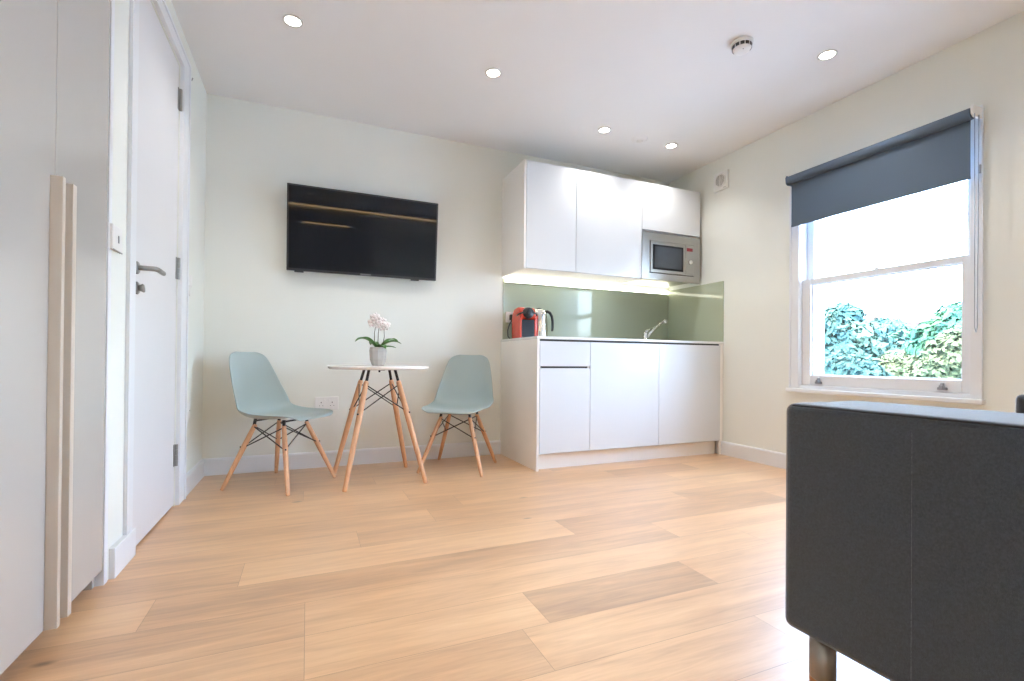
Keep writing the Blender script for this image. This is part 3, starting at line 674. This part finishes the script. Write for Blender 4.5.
# ---------------------------------------------------------------- extractor fan on the window wall
fn = thing('extractor_fan', 'square white extractor fan with round grille high on the window wall', 'extractor fan', (XR, 2.89, 2.11))
fy0, fy1, fz0, fz1 = 2.82, 2.962, 2.122, 2.270
MB().box(XR-.020, XR, fy0, fy1, fz0, fz1).build('cover', 'white', fn, bevel=.006, seg=3)
c = (XR-.020, (fy0+fy1)/2, (fz0+fz1)/2+.005)
MB().lathe([(.050, 0), (.050, .004), (.046, .006), (.044, .002), (0, .002)], c, 36, (-1, 0, 0)).build('grille_ring', 'grille' if 'grille' in M else 'carc', fn, smooth=False)
m = MB()
for k in range(9):
    z = c[2] - .038 + k*.0095; hw = math.sqrt(max(0, .043**2 - (z-c[2])**2)); m.box(XR-.0245, XR-.0222, c[1]-hw, c[1]+hw, z-.0017, z+.0017)
m.build('grille_slats', 'handle', fn)
MB().box(XR-.027, XR-.0247, c[1]-.003, c[1]+.003, c[2]-.043, c[2]+.043).build('grille_spine', 'white', fn)
MB().box(XR-.0212, XR-.020, fy0+.012, fy0+.042, fz0+.012, fz0+.016).build('indicator', 'handle', fn)

# ---------------------------------------------------------------- ceiling fittings
def downlight(x, y, label, power=1.0, grp='recessed ceiling downlights'):
    t = thing('downlight', label, 'ceiling light', (x, y, ZC), group=grp)
    MB().lathe([(.036, 0), (.046, 0), (.046, .003), (.040, .005), (.036, .002)], (x, y, ZC-.0052), 40).build('bezel', 'white', t, smooth=True)
    MB().lathe([(0, 0), (.0355, 0), (.0355, .002), (0, .002)], (x, y, ZC-.0035), 36).build('lens', 'lens', t)
    ld = bpy.data.lights.new('lamp', 'SPOT'); ld.energy = 17*power; ld.spot_size = math.radians(128); ld.spot_blend = .9; ld.shadow_soft_size = .035; ld.color = (1, .965, .93)
    lo = bpy.data.objects.new('lamp', ld); C.objects.link(lo); lo.parent = t; lo.location = (0, 0, -.03)
downlight(-.084, 2.581, 'round recessed downlight in the ceiling near the door, leftmost of the lights')
downlight(.967, 2.579, 'round recessed downlight in the ceiling between the television and the wall cabinets')
downlight(1.939, 2.895, 'round recessed downlight in front of the tall wall cabinets, left of the faint ceiling disc', .75)
downlight(2.548, 2.897, 'round recessed downlight above the microwave, right of the faint ceiling disc', .75)
downlight(2.550, 1.699, 'round recessed downlight near the window, right of the smoke alarm')
for x, y, lb in ((-.084, .3, 'left'), (1.2, .9, 'middle'), (2.55, .3, 'right'), (.0, -1.2, 'far left'), (1.3, -1.2, 'far middle'), (2.55, -1.2, 'far right')):  # unseen downlights added to brighten the room from behind the camera
    downlight(x, y, 'added fill downlight, unseen, in the ceiling behind the camera, %s one' % lb, 1.0)
sm = thing('smoke_alarm', 'white domed smoke alarm with black slots on the ceiling near the window', 'smoke alarm', (2.052, 1.812, ZC))
MB().lathe([(0, 0), (.052, 0), (.054, .004), (.054, .014), (.050, .018), (0, .018)], (2.052, 1.812, ZC-.018), 48).build('base', 'white', sm, smooth=False)
MB().lathe([(0, .034), (.022, .033), (.038, .027), (.0445, .017), (.046, .0)], (2.052, 1.812, ZC-.018), 48, (0, 0, -1)).build('dome', 'white', sm, smooth=True)
for k in range(12):
    a0 = 2*PI*k/12+.05; m = MB(); v = []
    pts = []
    for q in range(4): aa = a0 + q/3*.41; pts.append((aa, .0472))
    for q in range(3):
        A = pts[q]; B = pts[q+1]
        def pp(a, r, z): return m.bm.verts.new((2.052+math.cos(a)*r, 1.812+math.sin(a)*r, ZC-.018-z))
        vs = [pp(A[0], .0474, .002), pp(B[0], .0474, .002), pp(B[0], .0464, .018), pp(A[0], .0464, .018)]
        m.bm.faces.new(vs)
    o = m.build('vent_slot', 'black', sm); so = o.modifiers.new('solid', 'SOLIDIFY'); so.thickness = .0015; so.offset = 0
MB().lathe([(0, 0), (.0025, 0), (.0025, .002), (0, .002)], (2.035, 1.789, ZC-.050), 8, (0, 0, -1)).build('indicator', 'socket', sm)
sp = thing('ceiling_valve', 'faint white round domed disc on the ceiling between the two downlights over the kitchen', 'ceiling disc', (2.26, 2.91, ZC))
MB().lathe([(0, .016), (.030, .015), (.046, .010), (.058, .004), (.062, 0)], (2.26, 2.91, ZC), 48, (0, 0, -1)).build('rim', 'ceil', sp, smooth=True)
MB().lathe([(0, .022), (.018, .021), (.024, .016), (.024, .012)], (2.26, 2.91, ZC), 32, (0, 0, -1)).build('cap', 'white', sp, smooth=True)

# ---------------------------------------------------------------- behind the camera: what the television mirrors
t = thing('cove_light', 'warm cove light strip at the top of the wall behind the camera', 'light strip', (1.2, YN, 2.34))
MB().box(XL, XR, YN, YN+.05, 2.325, 2.335).build('cove_shelf', 'trim', t)
MB().box(XL+.1, XR-.1, YN+.005, YN+.02, 2.312, 2.3245).build('diffuser', 'ledwarm', t)
t = thing('storage_alcove', 'grey panelled storage wall with a lit shelf, behind the camera', 'storage unit', (.3, YN+.15, 0))
MB().box(-.55, .95, YN+.001, YN+.12, 0, 2.20).build('back_panel', 'near', t, bevel=.003)
MB().box(-.11, .64, YN+.121, YN+.30, 2.035, 2.060).build('shelf', 'near', t, bevel=.002)
MB().box(-.098, .63, YN+.125, YN+.14, 2.022, 2.0345).build('diffuser', 'ledwarm', t)

# ---------------------------------------------------------------- outside
GZ = -3.6
S(MB().box(XR+.5, 90, -40, 80, GZ-.2, GZ), 'ground', 'bounce_ground')
def tree(loc, blobs, leafm, name, label, nleaf, seed, size=.10, group='trees outside the window'):
    r = random.Random(seed); x0, y0 = loc
    t = thing(name, label, 'tree', (x0, y0, GZ), group=group)
    top = max(b[2] for b in blobs)
    m = MB(); m.tube([(x0, y0, GZ), (x0+.05, y0, GZ+1.2), (x0-.05, y0+.1, GZ+2.4), (x0, y0, top)], [.16, .13, .09, .02], 10)
    m.build('trunk', 'bark', t, smooth=True)
    m = MB()
    for b in blobs: m.tube([(x0, y0, min(b[2]-.8, GZ+2.4) if b[2]-.8 > GZ else GZ+1), ((x0+b[0])/2, (y0+b[1])/2, b[2]-.55), (b[0], b[1], b[2]+b[3]*.6)], [.05, .03, .008], 6)
    m.build('branches', 'bark', t, smooth=True)
    bm = bmesh.new(); tot = sum(b[3]**2 for b in blobs)
    for b in blobs:
        for _ in range(int(1.5*nleaf*b[3]**2/tot)):
            d = Vector((r.gauss(0, 1), r.gauss(0, 1), r.gauss(0, 1))).normalized()
            rad = b[3]*(.45+.6*r.random()**.6)*(1+.22*math.sin(d.x*7+seed)*math.cos(d.z*9+seed))
            c = Vector((b[0], b[1], b[2])) + Vector((d.x*rad, d.y*rad, d.z*rad*.85))
            s_ = size*1.05*(.6+.8*r.random()); n_ = (d + Vector((r.uniform(-.8, .8), r.uniform(-.8, .8), r.uniform(-.3, .9)))).normalized()
            u = n_.orthogonal().normalized(); w_ = n_.cross(u); a = r.uniform(0, 6.28); u, w_ = u*math.cos(a)+w_*math.sin(a), w_*math.cos(a)-u*math.sin(a)
            bm.faces.new([bm.verts.new(c + u*s_), bm.verts.new(c + w_*s_*.45 + n_*s_*.1), bm.verts.new(c - u*s_*.9), bm.verts.new(c - w_*s_*.45 + n_*s_*.1)])
    m = MB(); m.bm.free(); m.bm = bm; m.build('foliage', leafm, t)
def at(d, px):   # a world point at distance d along the line of sight through column px (used only to lay the garden out)
    a = math.atan((px-512)/479) + .4032
    return d*math.sin(a), d*math.cos(a)
def bl3(d, px, z, r): x, y = at(d, px); return (x, y, (z*.72 if z > 0 else z)+.74, r*.86)
tree(at(9.5, 838), [bl3(9.5, 838, .40, .60), bl3(9.5, 826, .15, .6), bl3(9.6, 852, .25, .55), bl3(9.5, 838, -.5, .8), bl3(9.5, 862, -.1, .5), bl3(9.6, 832, 1.0, .26), bl3(9.6, 843, 1.05, .30), bl3(9.6, 824, .75, .35)], 'leafblue', 'garden_tree', 'tall loose blue-green tree at the left side of the window view', 9000, 1, .075)
tree(at(13, 882), [bl3(13, 882, .1, .7), bl3(13, 872, .0, .7), bl3(13, 893, -.05, .7), bl3(13, 882, -.8, .9)], 'leafblue', 'garden_tree', 'rounded blue-green tree in the middle of the window view', 7000, 2, .09)
tree(at(27, 884), [bl3(27, 884, 2.1, .7), bl3(27, 891, 2.2, .55), bl3(27, 877, 1.8, .7), bl3(27, 884, .8, 1.3)], 'leafblue', 'garden_tree', 'small distant tree showing above the pale roofs in the window view', 2400, 3, .16)
tree(at(16.5, 914), [bl3(16.5, 914, .35, .8), bl3(16.5, 905, .2, .8), bl3(16.5, 927, .35, .85), bl3(16.5, 914, -.8, 1.2)], 'leafteal', 'garden_tree', 'low teal tree just right of the middle of the window view', 7000, 4, .10)
tree(at(11, 950), [bl3(11, 952, .65, .50), bl3(11, 962, .85, .5), bl3(11, 941, .35, .5), bl3(11, 968, .4, .7), bl3(11, 950, -.35, .8), bl3(11, 932, -.05, .42)], 'leafteal', 'garden_tree', 'tall teal tree at the right side of the window view', 9000, 5, .085)
tree(at(6.3, 950), [bl3(6.3, 957, .10, .26), bl3(6.3, 945, -.02, .24), bl3(6.3, 966, .16, .3), bl3(6.3, 933, -.14, .24), bl3(6.3, 950, -.45, .40)], 'leafgold', 'garden_shrub', 'pale yellow-green bush at the lower right of the window view', 7000, 6, .035)
tree(at(8.2, 898), [bl3(8.2, 898, -.05, .26), bl3(8.2, 888, -.12, .28), bl3(8.2, 907, -.14, .28), bl3(8.2, 898, -.5, .42)], 'leafgold', 'garden_shrub', 'mottled yellow-green bush low in the middle of the window view', 5000, 7, .04)
tree(at(7.2, 850), [bl3(7.2, 850, -.12, .26), bl3(7.2, 862, -.18, .28), bl3(7.2, 838, -.10, .28), bl3(7.2, 850, -.5, .42)], 'leafblue', 'garden_shrub', 'dark blue-green bush low at the left of the window view', 5000, 8, .04)
def house(c, wx, wy, h, rh, label, rot=0):
    t = thing('house', label, 'house', (c[0], c[1], GZ), rot)
    MB().box(-wx/2, wx/2, -wy/2, wy/2, 0, h).build('walls', 'hwall', t, local=True)
    MB().prism([(-wx/2-.3, h+.005), (wx/2+.3, h+.005), (0, h+rh)], 1, -wy/2-.3, wy/2+.3).build('roof', 'hroof', t, local=True)
    MB().box(-.4, .4, wy*.2, wy*.2+.8, h+rh*.6, h+rh+.9).build('chimney', 'hwall', t, local=True)
    for y in (-wy*.25, wy*.25):
        f = MB().box(-wx/2-.06, -wx/2+.02, y-.6, y+.6, h-1.9, h-.5).build('window', 'hglass', t, local=True)
        MB().box(-wx/2-.09, -wx/2-.06, y-.04, y+.04, h-1.9, h-.5).build('glazing_bar', 'trim', f, local=True)
house(at(38, 910), 6, 7, 5.4, 1.5, 'pale house with a slate gabled roof half hidden by the trees, middle of the view', .5)

# ---------------------------------------------------------------- light
sun = bpy.data.lights.new('sun', 'SUN'); sun.energy = 9; sun.angle = math.radians(12); sun.color = (1, .97, .92)
so_ = bpy.data.objects.new('sun', sun); C.objects.link(so_)
so_.rotation_euler = Vector((.72, .25, -.80)).to_track_quat('-Z', 'Y').to_euler()     # travels away from the window: lights the garden, not the room
w_ = bpy.data.worlds.new('World'); bpy.context.scene.world = w_; w_.use_nodes = True
nt = w_.node_tree; n = nt.nodes; bg = n['Background']
sk = n.new('ShaderNodeTexSky'); sk.sky_type = 'NISHITA'; sk.sun_disc = False; sk.sun_elevation = math.radians(48); sk.sun_rotation = math.radians(250)
sk.air_density = 1.0; sk.dust_density = 4.0
mix = n.new('ShaderNodeMix'); mix.data_type = 'RGBA'; mix.inputs['Factor'].default_value = .7
nt.links.new(sk.outputs['Color'], mix.inputs['A']); mix.inputs['B'].default_value = (.68, .90, 1.26, 1)
nt.links.new(mix.outputs['Result'], bg.inputs['Color']); bg.inputs['Strength'].default_value = 15

# ---------------------------------------------------------------- camera
cd = bpy.data.cameras.new('camera'); co = bpy.data.objects.new('camera', cd); C.objects.link(co)
f_px, cy0, yaw, pitch, roll = 479.0345, 357.3234, .403228994, .00550674, .00886841
cd.sensor_fit = 'HORIZONTAL'; cd.sensor_width = 36; cd.lens = f_px*36/1024; cd.shift_y = (cy0-340.5)/1024; cd.clip_start = .02; cd.clip_end = 300
fw = Vector((math.sin(yaw)*math.cos(pitch), math.cos(yaw)*math.cos(pitch), math.sin(pitch))); r0 = Vector((math.cos(yaw), -math.sin(yaw), 0)); u0 = r0.cross(fw)
rr = r0*math.cos(roll) + u0*math.sin(roll); uu = u0*math.cos(roll) - r0*math.sin(roll)
mw = Matrix((rr, uu, -fw)).transposed().to_4x4(); mw.translation = Vector((0, 0, .7395)); co.matrix_world = mw
sc = bpy.context.scene; sc.camera = co
sc.view_settings.view_transform = 'Standard'; sc.view_settings.look = 'None'; sc.view_settings.gamma = 1; sc.view_settings.use_curve_mapping = False
sc.view_settings.exposure = 0.62
try:
    sc.cycles.use_denoising = True; sc.cycles.denoiser = 'OPENIMAGEDENOISE'
    sc.cycles.max_bounces = 10; sc.cycles.diffuse_bounces = 6; sc.cycles.sample_clamp_indirect = 6; sc.cycles.caustics_reflective = False
except Exception: pass
